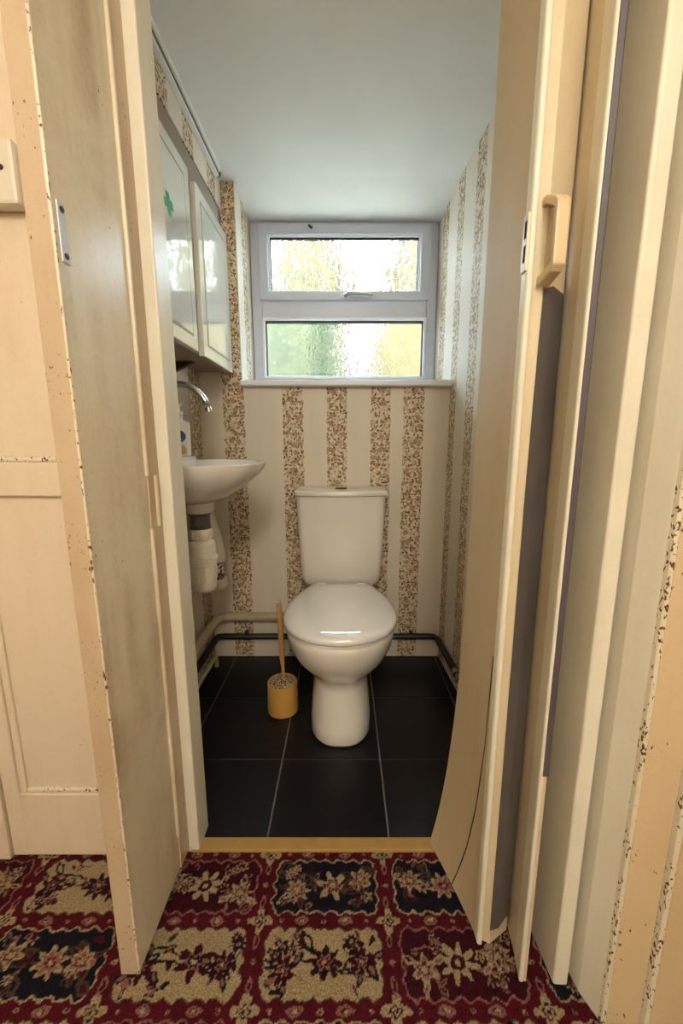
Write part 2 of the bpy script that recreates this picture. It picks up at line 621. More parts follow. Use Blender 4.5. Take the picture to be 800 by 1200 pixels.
h = MB().box(-0.02, 0.03, F0 - 0.026, F0 - 0.016, 1.583, 1.603).build('handle', M['upvc_white'], sash, bevel=0.003)
MB().tube([(0.005, F0 - 0.03, 1.593), (0.02, F0 - 0.05, 1.593), (0.05, F0 - 0.052, 1.592), (0.125, F0 - 0.046, 1.589)], [0.009, 0.008, 0.007, 0.005]).build('lever', M['steel'], h, smooth=True)
MB().tube([(-0.15, F0 - 0.02, 1.872), (-0.138, F0 - 0.03, 1.858)], 0.005).build('stay', M['gasket'], sash, smooth=True)
box('window_sill', M['upvc_white'], (-0.416, 0.432, 1.640, WY + 0.01, 1.182, 1.2065), win, bevel=0.007, seg=3)

# ------------------------------------------------------------------ garden outside
struct(box('ground_garden', M['bounce_ground'], (-6, 6, 2.05, 12, -0.5, -0.45)))


def bush(x, y, z, rx_, rz_, mat, label):
    mb = MB()
    rs = []
    N, K = 22, 12
    for k in range(K + 1):
        ph = PI * k / K
        ring = []
        for i in range(N):
            a = 2 * PI * i / N
            q = 1 + 0.16 * math.sin(3 * a + k) + 0.12 * math.sin(7 * a - 2 * k + x)
            r = max(math.sin(ph), 0.02) * rx_ * q
            ring.append((x + r * math.cos(a), y + r * math.sin(a), z + rz_ * (1 - math.cos(ph)) * (1 + 0.05 * math.sin(5 * a))))
        rs.append(ring)
    mb.rings(rs)
    return tag(mb.build('shrub', mat, smooth='all'), label, 'shrub', 'shrubs in the garden')




def hedge(x0, x1, y0, y1, z1, mat, label):
    """clipped hedge: rounded lumpy block"""
    rs = []
    NZ, NP = 16, 56
    for k in range(NZ + 1):
        t = k / NZ
        z = -0.45 + (z1 + 0.45) * t
        sh = 1.0 if t < 0.8 else 1 - 0.35 * ((t - 0.8) / 0.2) ** 2.5
        ring = []
        for i in range(NP):
            a = 2 * PI * i / NP
            c, s_ = math.cos(a), math.sin(a)
            q = sh * (1 + 0.03 * math.sin(9 * a + 3 * k) + 0.03 * math.sin(17 * a - 2 * k))
            ring.append(((x0 + x1) / 2 + (x1 - x0) / 2 * q * math.copysign(abs(c) ** 0.4, c), (y0 + y1) / 2 + (y1 - y0) / 2 * q * math.copysign(abs(s_) ** 0.4, s_), z + 0.03 * math.sin(6 * a + k)))
        rs.append(ring)
    return tag(MB().rings(rs).build('hedge', mat, smooth='all'), label, 'hedge', 'hedges in the garden')


hedge(-2.6, 0.06, 4.6, 5.3, 2.62, M['shrub_dark'], 'clipped dark green hedge blurred behind the lower frosted pane')
hedge(0.26, 2.8, 4.6, 5.3, 2.62, M['shrub'], 'clipped yellow-green hedge blurred behind the lower frosted pane')
bush(-0.45, 6.2, -0.45, 0.62, 2.30, M['shrub'], 'tall slim yellow-green conifer blurred behind the upper pane')
bush(1.22, 6.3, -0.45, 0.82, 2.30, M['shrub'], 'broad tall yellow-green tree blurred behind the upper pane')
bush(-2.25, 6.5, -0.45, 0.60, 1.95, M['shrub'], 'rounded yellow-green tree behind the clipped dark green hedge')
tag(MB().lathe((-0.205, 4.2, -0.45), [(0.085, 0), (0.085, 2.55), (0.07, 2.60), (0.10, 2.61), (0.10, 2.64), (0.02, 2.66)], 16).build('garden_post', M['teal'], smooth=True),
    'dark teal post blurred behind the lower frosted pane', 'post')

# ------------------------------------------------------------------ hall shell
HZ = 2.3
struct(box('floor_hall', M['hall_wall'], (-1.0, 0.62, -1.7, 0.80, -0.06, -0.012)))
struct(box('wall_hall_left', M['hall_wall'], (-1.06, -1.0, -1.7, 0.84, -0.05, HZ)))
struct(box('wall_hall_right', M['hall_wall'], (0.56, 0.62, -1.7, 0.84, -0.05, HZ)))
struct(box('wall_hall_rear', M['hall_wall'], (-1.0, 0.56, -1.76, -1.7, -0.05, HZ)))
struct(box('ceiling_hall', M['ceiling'], (-1.06, 0.62, -1.76, 0.84, HZ, HZ + 0.05)))
mb = MB().box(-1.0, -0.362, 0.806, 0.84, -0.05, HZ)
mb.box(0.42, 0.56, 0.806, 0.84, -0.05, HZ).box(-0.362, 0.42, 0.806, 0.84, 1.96, HZ)
struct(mb.build('wall_front', M['hall_wall']))

# added globe lamp, unseen behind the viewer, to light the hall
lamp = thing('added_hall_lamp', (0.10, -1.12, HZ), 'added white globe lamp, out of view, lighting the hall', 'lamp')
MB().lathe((0.10, -1.12, HZ - 0.03), [(0.05, 0.03), (0.05, 0.015), (0.02, 0)], 20).build('ceiling_rose', M['bottle'], lamp, smooth=True)
MB().tube([(0.10, -1.12, HZ - 0.03), (0.10, -1.12, 2.1)], 0.004).build('cord', M['bottle'], lamp)
n = NT('added_lamp_glow')
n.set(Base_Color=(1, 1, 1, 1), Emission_Color=(1.0, 0.92, 0.81, 1), Emission_Strength=60.0)
MB().lathe((0.10, -1.12, 1.95), [(0.13 * math.sin(PI * k / 16) + 0.001, 0.13 - 0.13 * math.cos(PI * k / 16) - 0.06) for k in range(17)], 28).build('globe', n.m, lamp, smooth='all')

# threshold strip
struct(box('trim_threshold', M['threshold'], (-0.362, 0.42, 0.789, 0.8215, -0.01, 0.007), bevel=0.003))

# ------------------------------------------------------------------ panelled door at the left of the opening
d = struct(thing('door_1', (-0.58, 0.79, 0)))
DX0, DX1, DY0, DY1 = -0.776, -0.405, 0.778, 0.805
box('stile', M['paint_door'], (DX0, -0.742, DY0, DY1, 0.006, 2.0), d, bevel=0.002)
box('stile', M['paint_door'], (-0.45, DX1, DY0, DY1, 0.006, 2.0), d, bevel=0.002)
box('rail', M['paint_door'], (-0.742, -0.45, DY0 + 0.0003, DY1, 0.006, 0.172), d, bevel=0.002)
box('rail', M['paint_door'], (-0.742, -0.45, DY0 + 0.0003, DY1, 0.858, 0.925), d, bevel=0.002)
box('rail', M['paint_door'], (-0.742, -0.45, DY0 + 0.0003, DY1, 1.9, 2.0), d, bevel=0.002)
for z0, z1 in ((0.172, 0.858), (0.925, 1.9)):
    pn = box('panel', M['paint_door'], (-0.742, -0.45, DY0 + 0.012, DY1 - 0.004, z0, z1), d)
    box('moulding', M['paint_door'], (-0.742, -0.727, DY0 + 0.004, DY0 + 0.013, z0, z1), pn, bevel=0.004)
    box('moulding', M['paint_chip'], (-0.727, -0.45, DY0 + 0.004, DY0 + 0.013, z0, z0 + 0.011), pn, bevel=0.004)
struct(box('trim_2', M['paint_door'], (-0.99, -0.780, 0.772, 0.806, 0.0, 2.1), bevel=0.002))
ct = tag(thing('cupboard_catch', (-0.6, DY0, 1.37)), 'pale grey block catch screwed to the panelled door', 'catch')
MB().box(-0.67, -0.556, DY0 - 0.018, DY0 + 0.0115, 1.365, 1.465).build('body', M['pvc'], ct, bevel=0.006)
MB().lathe((-0.578, DY0 - 0.0215, 1.420), [(0.0, 0.0), (0.004, 0.0), (0.0045, 0.004)], 12, 'y').build('screw', M['bracket'], ct)

# ------------------------------------------------------------------ door jamb and narrow hinged leaf on the left
struct(MB().box(-0.405, -0.345, 0.7905, 0.856, 0.0, 2.0).build('trim_3', M['paint_white'], bevel=0.003))
leaf = thing('narrow_door', (-0.388, 0.67, 0.0), 'narrow cream door leaf standing open with worn paint and a small metal keeper', 'door')
LX0, LX1, LY0, LY1 = -0.405, -0.371, 0.563, 0.772
MB().box(LX0, LX1, LY0, LY1, 0.012, 1.95).build('leaf', M['paint_leaf'], leaf, bevel=0.003)
MB().box(LX0 + 0.001, LX1 - 0.002, LY0 - 0.0016, LY0 + 0.002, 0.013, 1.95).build('edge', M['paint_edge'], leaf, bevel=0.001)
MB().tube([(LX1 - 0.001, LY0 + 0.0005, 0.014), (LX1 - 0.001, LY0 + 0.0005, 1.95)], 0.0022, 8).build('arris', M['paint_chip'], leaf, smooth=True)
for z0, z1 in ((0.10, 0.80), (0.90, 1.95)):
    MB().box(LX1 - 0.002, LX1 + 0.006, 0.740, 0.748, z0, z1).build('bead', M['paint_leaf'], leaf, bevel=0.003)
MB().box(LX1 - 0.002, LX1 + 0.003, 0.745, 0.790, 0.012, 1.95).build('hinge_strip', M['paint_edge'], leaf, bevel=0.001)
MB().tube([(LX1 + 0.003, 0.772, 0.80), (LX1 + 0.003, 0.772, 0.90)], 0.005).build('hinge', M['paint_leaf'], leaf, smooth=True)
kp = MB().box(LX1 - 0.001, LX1 + 0.002, LY0 + 0.009, LY0 + 0.024, 1.198, 1.272).build('keeper_plate', M['upvc'], leaf, bevel=0.002)
for zz in (1.207, 1.263):
    MB().lathe((LX1 + 0.002, LY0 + 0.0165, zz), [(0.004, -0.001), (0.004, 0.0012), (0.001, 0.0015)], 12, 'x').build('screw', M['bracket'], kp)

# ------------------------------------------------------------------ folding door on the right
fd = thing('folding_door', (0.30, 0.70, 0.0), 'cream folding door pushed open with peeling facing, grey strip and pull handle', 'door')
DZ0, DZ1 = 0.012, 1.95
MB().prism([(0.264, 0.795), (0.262, 0.614), (0.280, 0.6065), (0.322, 0.629), (0.322, 0.64), (0.295, 0.66), (0.295, 0.795)], DZ0, DZ1).build('front_leaf', M['paint_tan'], fd, bevel=0.001)
# bright rounded edge lipping
MB().prism([(0.2555, 0.624), (0.2555, 0.608), (0.258, 0.6045), (0.264, 0.6045), (0.2655, 0.608), (0.2655, 0.624)], DZ0, DZ1).build('lipping', M['paint_white'], fd, bevel=0.0015)
# hardboard facing, curling away from the leaf towards its foot
ZS = [0.010, 0.04, 0.08, 0.12, 0.16, 0.22, 0.28, 0.34, 0.44, 0.60, 0.85, 1.15, 1.5, 1.95]
XF = [0.2095, 0.2155, 0.2235, 0.2300, 0.2355, 0.2425, 0.2475, 0.2520, 0.2575, 0.2610, 0.2635, 0.2655, 0.2660, 0.2660]
mbf = MB()
NU = 10
outer, inner = [], []
for z, xf in zip(ZS, XF):
    ro, ri = [], []
    for k in range(NU + 1):
        u = k / NU
        y = 0.624 + (0.806 - 0.624) * u
        x = 0.2590 + (xf - 0.2590) * u ** 1.15
        ro.append((x - 0.002, y, z))
        ri.append((x + 0.001, y, z))
    outer.append(ro + ri[::-1])
mbf.rings(outer)
mbf.build('hardboard_facing', M['paint_matt'], fd, smooth=True)
# crack line where the facing has split
ck = []
for z, y in ((0.012, 0.712), (0.06, 0.700), (0.15, 0.678), (0.27, 0.655), (0.42, 0.637), (0.60, 0.629)):
    u = (y - 0.624) / 0.182
    xf = np.interp(z, ZS, XF)
    ck.append((0.2590 + (xf - 0.2590) * u ** 1.15 - 0.0020, y, z))
MB().tube(ck, 0.0011, 6).build('crack', M['plug'], fd)
# exposed grey strip between the folded leaves
gs = []
random.seed(3)
for z in [0.045, 0.07, 0.3, 0.6, 0.9, 1.1, 1.15, 1.178]:
    k = 0.0 if z < 1.0 else (z - 1.0) * 0.022
    gs.append([(0.2775 + k, 0.6050 + k * 0.4, z), (0.298, 0.6132, z + (0.004 if z > 1.1 else -0.006)), (0.3225, 0.6270, z - (0.010 if z > 1.1 else -0.012)),
               (0.3225, 0.629, z), (0.300, 0.622, z), (0.284 + k, 0.611, z)])
MB().rings(gs).build('grey_strip', M['grey_strip'], fd, bevel=0.0008)
# pull handle
hd = MB()
pr = [(1.180, 0.611), (1.180, 0.600), (1.186, 0.572), (1.193, 0.565), (1.268, 0.565), (1.276, 0.572), (1.292, 0.600), (1.292, 0.611)]
pi = [(1.193, 0.611), (1.194, 0.600), (1.197, 0.578), (1.200, 0.573), (1.262, 0.573), (1.267, 0.578), (1.281, 0.600), (1.281, 0.611)]
hv = [(x, y, z) for x in (0.2715, 0.2885) for z, y in pr + pi]
hf = []
for i in range(7):
    hf += [(i, i + 1, 9 + i, 8 + i), (16 + i + 1, 16 + i, 24 + i, 25 + i), (i + 1, i, 16 + i, 17 + i), (8 + i, 9 + i, 25 + i, 24 + i)]
hf += [(0, 8, 24, 16), (15, 7, 23, 31)]
hd.add(hv, hf).build('pull_handle', M['paint_peach'], fd, bevel=0.002)
# latch on the leaf edge
lt = MB().box(0.2525, 0.2565, 0.606, 0.622, 1.200, 1.275).build('latch', M['paint_white'], fd, bevel=0.0015)
for z0 in (1.243, 1.212):
    box('slot', M['plug'], (0.2520, 0.2530, 0.6085, 0.6145, z0, z0 + 0.022), lt)
# rear leaf
MB().prism([(0.3205, 0.587), (0.3146, 0.5535), (0.3165, 0.5525), (0.326, 0.5525), (0.340, 0.80), (0.330, 0.80), (0.3255, 0.632)], DZ0, DZ1).build('rear_leaf', M['paint_tan'], fd, bevel=0.001)
MB().prism([(0.3195, 0.588), (0.3133, 0.554), (0.3150, 0.5512), (0.3200, 0.5512), (0.3225, 0.588)], DZ0, DZ1).build('lipping', M['paint_white'], fd, bevel=0.0015)
sl = MB().prism([(0.3175, 0.5500), (0.3245, 0.5490), (0.3270, 0.5500), (0.3270, 0.5535), (0.3175, 0.5535)], 0.437, DZ1)
sl.build('seal_strip', M['seal'], fd, bevel=0.0012)

# ------------------------------------------------------------------ right jamb, stops and architraves
struct(MB().prism([(0.374, 0.80), (0.374, 0.628), (0.377, 0.5575), (0.380, 0.555), (0.400, 0.554), (0.403, 0.557), (0.405, 0.80)], 0, 2.1).build('trim_4', M['paint_white'], bevel=0.002))
struct(MB().prism([(0.4165, 0.5465), (0.430, 0.5115), (0.45, 0.5115), (0.45, 0.80), (0.405, 0.80), (0.405, 0.585), (0.4135, 0.575)], 0, 2.1).build('trim_5', M['paint_white'], bevel=0.0015))
struct(MB().prism([(0.4295, 0.5135), (0.4315, 0.5060), (0.4365, 0.5035), (0.4395, 0.506), (0.4395, 0.5135)], 0, 2.1).build('trim_6', M['paint_chip'], bevel=0.001))
struct(MB().prism([(0.4385, 0.506), (0.4700, 0.4790), (0.50, 0.4790), (0.50, 0.52), (0.4385, 0.52)], 0, 2.1).build('trim_7', M['paint_peach'], bevel=0.001))
struct(MB().prism([(0.4685, 0.4800), (0.4705, 0.4720), (0.4760, 0.4695), (0.4785, 0.472), (0.4785, 0.4800)], 0, 2.1).build('trim_8', M['paint_chip'], bevel=0.001))
struct(MB().prism([(0.4780, 0.4725), (0.510, 0.430), (0.56, 0.430), (0.56, 0.52), (0.4780, 0.52)], 0, 2.1).build('trim_9', M['paint_peach'], bevel=0.001))
struct(MB().prism([(0.510, 0.43), (0.525, -0.1), (0.56, -0.1), (0.56, 0.43)], 0, 2.1).build('trim_10', M['paint_peach'], bevel=0.001))

# ------------------------------------------------------------------ toilet
CX = -0.012
to = thing('toilet', (CX, 1.40, 0.0), 'white close-coupled toilet with lid down below the window', 'toilet')
secs = [  # z, front, back, half width, front roundness
    (0.001, 1.118, 1.62, 0.100, 2.6), (0.012, 1.113, 1.62, 0.105, 2.6), (0.05, 1.118, 1.62, 0.103, 2.6), (0.12, 1.132, 1.62, 0.098, 2.5),
    (0.175, 1.142, 1.62, 0.0935, 2.4), (0.200, 1.140, 1.62, 0.096, 2.3), (0.225, 1.118, 1.62, 0.110, 2.2), (0.255, 1.085, 1.62, 0.134, 2.15),
    (0.290, 1.055, 1.62, 0.155, 2.1), (0.330, 1.033, 1.62, 0.1685, 2.1), (0.365, 1.022, 1.62, 0.1745, 2.1), (0.388, 1.020, 1.62, 0.176, 2.1), (0.393, 1.024, 1.62, 0.172, 2.1)]
rs = []
for z, yf, yb, a, e in secs:
    rs.append(superring(CX, yf, 1.50, a, z, 56, e, 3.5, 0.42))
MB().rings(rs).build('pan', M['ceramic'], to, smooth='all')
MB().box(CX - 0.10, CX + 0.10, 1.44, 1.655, 0.19, 0.370).build('shelf', M['ceramic'], to, bevel=0.03, seg=4)


def lidring(z, ins):
    """D-shaped outline: round front, sides drawing in to a short straight back edge"""
    yf, yb, a, ym = 1.008 + ins, 1.452 - ins, 0.181 - ins, 1.195
    half = []
    for k in range(21):
        t = k / 20 * PI / 2
        half.append((a * math.sin(t) ** (2 / 2.1), ym - (ym - yf) * math.cos(t) ** (2 / 2.1)))
    for k in range(1, 13):
        u = k / 12
        half.append((a - (a - 0.118 + ins * 0.6) * u ** 2.1, ym + (yb - 0.012 - ym) * u))
    half += [(0.111 - ins * 0.6, yb - 0.004), (0.102 - ins * 0.6, yb)]
    return [(CX + x, y, z) for x, y in half] + [(CX - x, y, z) for x, y in half[:0:-1]]


MB().rings([lidring(0.3945, 0.012), lidring(0.3965, 0.009), lidring(0.403, 0.009), lidring(0.405, 0.012)]).build('seat', M['seat'], to, smooth=True)
MB().rings([lidring(0.4055, 0.010), lidring(0.4065, 0.004), lidring(0.411, 0.0), lidring(0.422, 0.001), lidring(0.4270, 0.006), lidring(0.4322, 0.017), lidring(0.4372, 0.038), lidring(0.4425, 0.068), lidring(0.4465, 0.10)]).build('lid', M['seat'], to, smooth='all')
for sx in (-0.075, 0.075):
    MB().lathe((CX + sx - 0.018, 1.465, 0.414), [(0.0, 0), (0.011, 0), (0.011, 0.036), (0.0, 0.036)], 16, 'x').build('hinge', M['seat'], to, smooth=True)


def cring(z, a, yf, bul):
    pts = []
    yb = 1.663
    r = 0.028
    # rounded front corners, slightly bowed front
    for k in range(7):
        t = PI + k / 6 * PI / 2
        pts.append((CX - a + r + r * math.cos(t), yf + bul + r + r * math.sin(t), z))
    for k in range(1, 10):
        u = k / 10
        pts.append((CX - a + r + (2 * a - 2 * r) * u, yf + bul - bul * math.sin(PI * u), z))
    for k in range(7):
        t = 1.5 * PI + k / 6 * PI / 2
        pts.append((CX + a - r + r * math.cos(t), yf + bul + r + r * math.sin(t), z))
    pts.append((CX + a, yb, z))
    pts.append((CX - a, yb, z))
    return pts


body = [cring(0.372, 0.108, 1.560, 0.008), cring(0.376, 0.128, 1.545, 0.010), cring(0.386, 0.145, 1.530, 0.012), cring(0.402, 0.156, 1.520, 0.014), cring(0.43, 0.1610, 1.514, 0.015), cring(0.55, 0.167, 1.504, 0.016), cring(0.70, 0.1735, 1.494, 0.018), cring(0.757, 0.1755, 1.491, 0.018)]
cist = MB().rings(body).build('cistern', M['ceramic'], to, smooth=True)
cl = MB().rings([cring(0.7595, 0.176, 1.490, 0.018), cring(0.7605, 0.182, 1.482, 0.019), cring(0.772, 0.183, 1.481, 0.019), cring(0.778, 0.180, 1.485, 0.019), cring(0.780, 0.170, 1.497, 0.016)]).build('cistern_lid', M['ceramic'], to, smooth=True)
MB().rings([superring(CX, 1.548, 1.588, 0.024, z, 24) for z in (0.779, 0.7835)] + [superring(CX, 1.552, 1.584, 0.020, 0.785, 24)]).build('flush_button', M['nut'], cl, smooth=True)

# ------------------------------------------------------------------ toilet brush in its pot
br = thing('toilet_brush', (-0.222, 1.30, 0.0), 'tan toilet brush standing in a round ochre pot beside the toilet', 'brush')
bc = (-0.222, 1.30, 0.0)
MB().lathe(bc, [(0.0, 0.001), (0.050, 0.001), (0.0545, 0.004), (0.0555, 0.02), (0.0525, 0.114), (0.0505, 0.116), (0.0485, 0.114), (0.047, 0.10), (0.0, 0.10)], 32).build('pot', M['brush_pot'], br, smooth=True)
hh = MB().tube([(-0.218, 1.30, 0.10), (-0.219, 1.302, 0.17), (-0.222, 1.308, 0.20), (-0.226, 1.318, 0.32), (-0.230, 1.325, 0.385), (-0.231, 1.327, 0.402), (-0.231, 1.327, 0.412)], [0.006, 0.006, 0.0095, 0.010, 0.0085, 0.009, 0.004]).build('handle', M['brush_wood'], br, smooth=True)
MB().tube([(-0.231, 1.327, 0.398), (-0.233, 1.3275, 0.41)], [0.0092, 0.007]).build('tip', M['pvc'], hh, smooth=True)
bm = MB()
bm.lathe((bc[0], bc[1], 0.101), [(0.0465, -0.002), (0.0462, 0.010), (0.038, 0.018), (0.02, 0.023), (0.002, 0.024)], 26)
random.seed(5)
for k in range(260):
    a, r = random.uniform(0, 2 * PI), 0.044 * math.sqrt(random.random())
    x, y = bc[0] + r * math.cos(a), bc[1] + r * math.sin(a)
    zt = 0.126 - 0.25 * r + random.uniform(-.003, .003)
    w = 0.0011
    bm.add([(x - w, y - w, 0.108), (x + w, y - w, 0.108), (x, y + w, 0.108), (x + random.uniform(-.003, .003), y + random.uniform(-.003, .003), zt)], [(0, 1, 3), (1, 2, 3), (2, 0, 3)])
bo = bm.build('bristles', M['bristle'], br)
bo['kind'] = 'stuff'

# ------------------------------------------------------------------ pipes
ZP = 0.205
pts = [(-0.552, 0.95, ZP)] + [(-0.552, 1.56, ZP)]
for k in range(1, 7):
    a = k / 6 * PI / 2
    pts.append((-0.552 + 0.065 * (1 - math.cos(a)), 1.585 + 0.055 * math.sin(a), ZP))
pts += [(-0.25, 1.640, ZP), (-0.205, 1.640, ZP)]
wp = tag(MB().tube(pts, 0.0195, 18).build('waste_pipe', M['pipe'], smooth='all'), 'fat cream waste pipe bending round the corner behind the brush', 'pipe')
hp = thing('heating_pipe', (0, 1.65, 0.10), 'thin dark pipe running low round the walls', 'pipe')
pts = [(-0.566, 0.93, 0.104), (-0.566, 1.63, 0.104), (-0.56, 1.648, 0.104), (-0.545, 1.654, 0.104), (0.385, 1.654, 0.104), (0.402, 1.648, 0.104), (0.412, 1.63, 0.104), (rx(1.30) - 0.018, 1.30, 0.100), (rx(0.95) - 0.018, 0.95, 0.10)]
MB().tube(pts, 0.0135, 14).build('pipe', M['dark_pipe'], hp, smooth='all')
for x in (-0.437, 0.30):
    MB().lathe((x - 0.008, 1.6545, 0.104), [(0.0165, 0), (0.0165, 0.016)], 16, 'x').box(x - 0.007, x + 0.007, 1.645, 1.671, 0.112, 0.126).build('pipe_clip', M['dark_pipe'], hp)
v = MB().lathe((rx(1.36) - 0.018, 1.355, 0.101), [(0.0, -0.03), (0.017, -0.03), (0.017, -0.012), (0.013, -0.01), (0.013, 0.01), (0.017, 0.012), (0.017, 0.03), (0, 0.03)], 14, 'y').build('valve', M['steel'], hp, smooth=True)
tag(MB().tube([(-0.555, 0.95, 0.05), (-0.555, 1.55, 0.05), (-0.553, 1.575, 0.048), (-0.552, 1.58, 0.03), (-0.552, 1.58, 0.002)], 0.009, 12).build('supply_pipe', M['pipe'], smooth='all'),
    'thin cream pipe near the floor below the fat waste pipe', 'pipe')

# ------------------------------------------------------------------ basin
BY = 1.16
bs = thing('basin', (-0.45, BY, 0.70), 'small white wall-hung basin with a bottle trap underneath', 'basin')


def bring(z, xo, hl, e=2.8, dy=0.0):
    """half-round outline with its straight back on the left wall"""
    out = []
    for k in range(33):
        t = -PI / 2 + PI * k / 32
        c, s = math.cos(t), math.sin(t)
        x = LEFT + 0.001 + (xo - LEFT) * abs(c) ** (2 / e)
        y = BY + dy + hl * math.copysign(abs(s) ** (2 / e), s)
        out.append((x, y, z))
    return out


ZR = 0.904
und = [bring(0.786, -0.405, 0.060), bring(0.789, -0.385, 0.080), bring(0.797, -0.355, 0.110), bring(0.812, -0.325, 0.140), bring(0.835, -0.292, 0.172), bring(0.862, -0.262, 0.196),
       bring(0.882, -0.243, 0.208), bring(ZR - 0.003, -0.234, 0.213), bring(ZR, -0.233, 0.213), bring(ZR + 0.002, -0.238, 0.210)]


def inner_ring(z, x0, xo, hl):
    """matching outline inside the rim: front follows the rim, back stops short of the tap ledge"""
    out = []
    for k in range(33):
        t = -PI / 2 + PI * k / 32
        c, s = math.cos(t), math.sin(t)
        x = x0 + (xo - x0) * abs(c) ** (2 / 2.7)
        y = BY + hl * math.copysign(abs(s) ** (2 / 2.7), s)
        out.append((x, y, z))
    return out


und += [inner_ring(ZR + 0.001, -0.50, -0.252, 0.194), inner_ring(ZR - 0.004, -0.497, -0.257, 0.188), inner_ring(ZR - 0.04, -0.485, -0.285, 0.155), inner_ring(ZR - 0.075, -0.475, -0.33, 0.10), inner_ring(ZR - 0.085, -0.45, -0.39, 0.03)]
MB().rings(und).build('bowl', M['ceramic'], bs, smooth=True)
mb = MB().box(LEFT + 0.001, -0.500, BY - 0.205, BY + 0.202, ZR - 0.02, ZR + 0.014)
mb.build('tap_ledge', M['ceramic'], bs, bevel=0.009, seg=3)
TX, TY = -0.436, BY + 0.02
MB().lathe((TX, TY, 0), [(0.0, 0.754), (0.038, 0.754), (0.044, 0.762), (0.048, 0.795), (0, 0.795)], 28).build('outlet_boss', M['ceramic'], bs, smooth=True)
trap = MB().lathe((TX, TY, 0), [(0, 0.508), (0.030, 0.508), (0.035, 0.513), (0.038, 0.525), (0.0395, 0.590), (0.0415, 0.592), (0.0415, 0.604), (0.0450, 0.606), (0.0455, 0.616), (0.0405, 0.619),
                             (0.0405, 0.655), (0.037, 0.664), (0.026, 0.671), (0.0, 0.671)], 32).build('bottle_trap', M['pvc'], bs, smooth=True)
for k in range(10):
    a = 2 * PI * k / 10 + 0.2
    MB().box(TX + 0.0385 * math.cos(a) - 0.003, TX + 0.0385 * math.cos(a) + 0.003, TY + 0.0385 * math.sin(a) - 0.003, TY + 0.0385 * math.sin(a) + 0.003, 0.545, 0.588).build('grip_rib', M['pvc'], trap, bevel=0.0015)
tn = MB().lathe((TX, TY, 0), [(0.0, 0.671), (0.029, 0.671), (0.032, 0.675), (0.033, 0.700), (0.029, 0.706), (0, 0.706)], 20).build('trap_nut', M['pvc'], trap, smooth=True)
for k in range(8):
    a = 2 * PI * k / 8 + 0.3
    MB().box(TX + 0.0325 * math.cos(a) - 0.0025, TX + 0.0325 * math.cos(a) + 0.0025, TY + 0.0325 * math.sin(a) - 0.0025, TY + 0.0325 * math.sin(a) + 0.0025, 0.677, 0.700).build('grip_rib', M['pvc'], trap, bevel=0.001)
MB().lathe((TX, TY, 0), [(0, 0.705), (0.031, 0.705), (0.031, 0.710), (0.029, 0.712), (0.029, 0.745), (0.036, 0.751), (0.036, 0.755), (0, 0.755)], 24).build('back_nut', M['nut'], bs, smooth=True)
MB().tube([(TX, TY, 0.64), (-0.50, TY, 0.64), (LEFT + 0.002, TY, 0.64)], 0.018).build('trap_outlet', M['pvc'], bs, smooth=True)

# swan neck tap standing on the ledge
tp = thing('tap', (-0.556, BY + 0.01, ZR + 0.014), 'chrome swan-neck tap standing on the basin ledge', 'tap')
ty = BY + 0.01
arc = [(-0.553, ty, ZR + 0.02), (-0.553, ty, 1.03)]
for k in range(0, 13):
    a = PI - k / 12 * (PI * 0.93)
    arc.append((-0.470 + 0.083 * math.cos(a), ty, 1.042 + 0.083 * math.sin(a)))
MB().tube(arc, 0.0085, 16).build('spout', M['chrome'], tp, smooth='all')
MB().tube([arc[-1], (arc[-1][0] + 0.003, ty, arc[-1][2] - 0.012)], 0.0098, 16).build('nozzle', M['chrome'], tp, smooth=True)
MB().lathe((-0.553, ty, ZR + 0.0142), [(0.024, 0), (0.024, 0.006), (0.016, 0.012), (0.014, 0.045), (0.010, 0.05)], 22).build('base', M['chrome'], tp, smooth=True)

# soap bottle on the ledge
BX, BYY, BZ = -0.528, 1.300, ZR + 0.0144
so = thing('soap_bottle', (BX, BYY, BZ), 'white soap bottle with a round blue label on the basin ledge', 'bottle')
sr = []
for z, a, b in ((0, .029, .021), (0.004, .0315, .023), (0.03, .032, .0235), (0.07, .033, .024), (0.098, .034, .0245), (0.106, .031, .023), (0.112, .016, .014), (0.114, .012, .012), (0.128, .012, .012), (0.129, .004, .004)):
    sr.append([(BX + a * math.cos(2 * PI * k / 28), BYY + b * math.sin(2 * PI * k / 28), BZ + z) for k in range(28)])
MB().rings(sr).build('body', M['bottle'], so, smooth=True)
pr_ = MB().lathe((BX, BYY, BZ + 0.1292), [(0.0135, 0), (0.0135, 0.010), (0.006, 0.012), (0.005, 0.026), (0.010, 0.028), (0.010, 0.036), (0.003, 0.037)], 18)
pr_.build('pump', M['bottle'], so, smooth=True)


def on_bottle(u, z, off=0.0008):
    a = 0.0335 + off
    b = 0.0242 + off
    t = -PI / 2 + u / 0.030
    return (BX + a * math.cos(t), BYY + b * math.sin(t), BZ + z)


def decal(name, mat, poly, off):
    """curved label: fan of points wrapped on the bottle with a little thickness"""
    rsx = []
    cx = sum(p[0] for p in poly) / len(poly)
    cz = sum(p[1] for p in poly) / len(poly)
    for s, o_ in ((1.0, 0.0), (1.0, off), (0.5, off), (0.02, off)):
        rsx.append([on_bottle(cx + (u - cx) * s, cz + (z - cz) * s, o_) for u, z in poly])
    return MB().rings(rsx).build(name, mat, so, smooth=True)


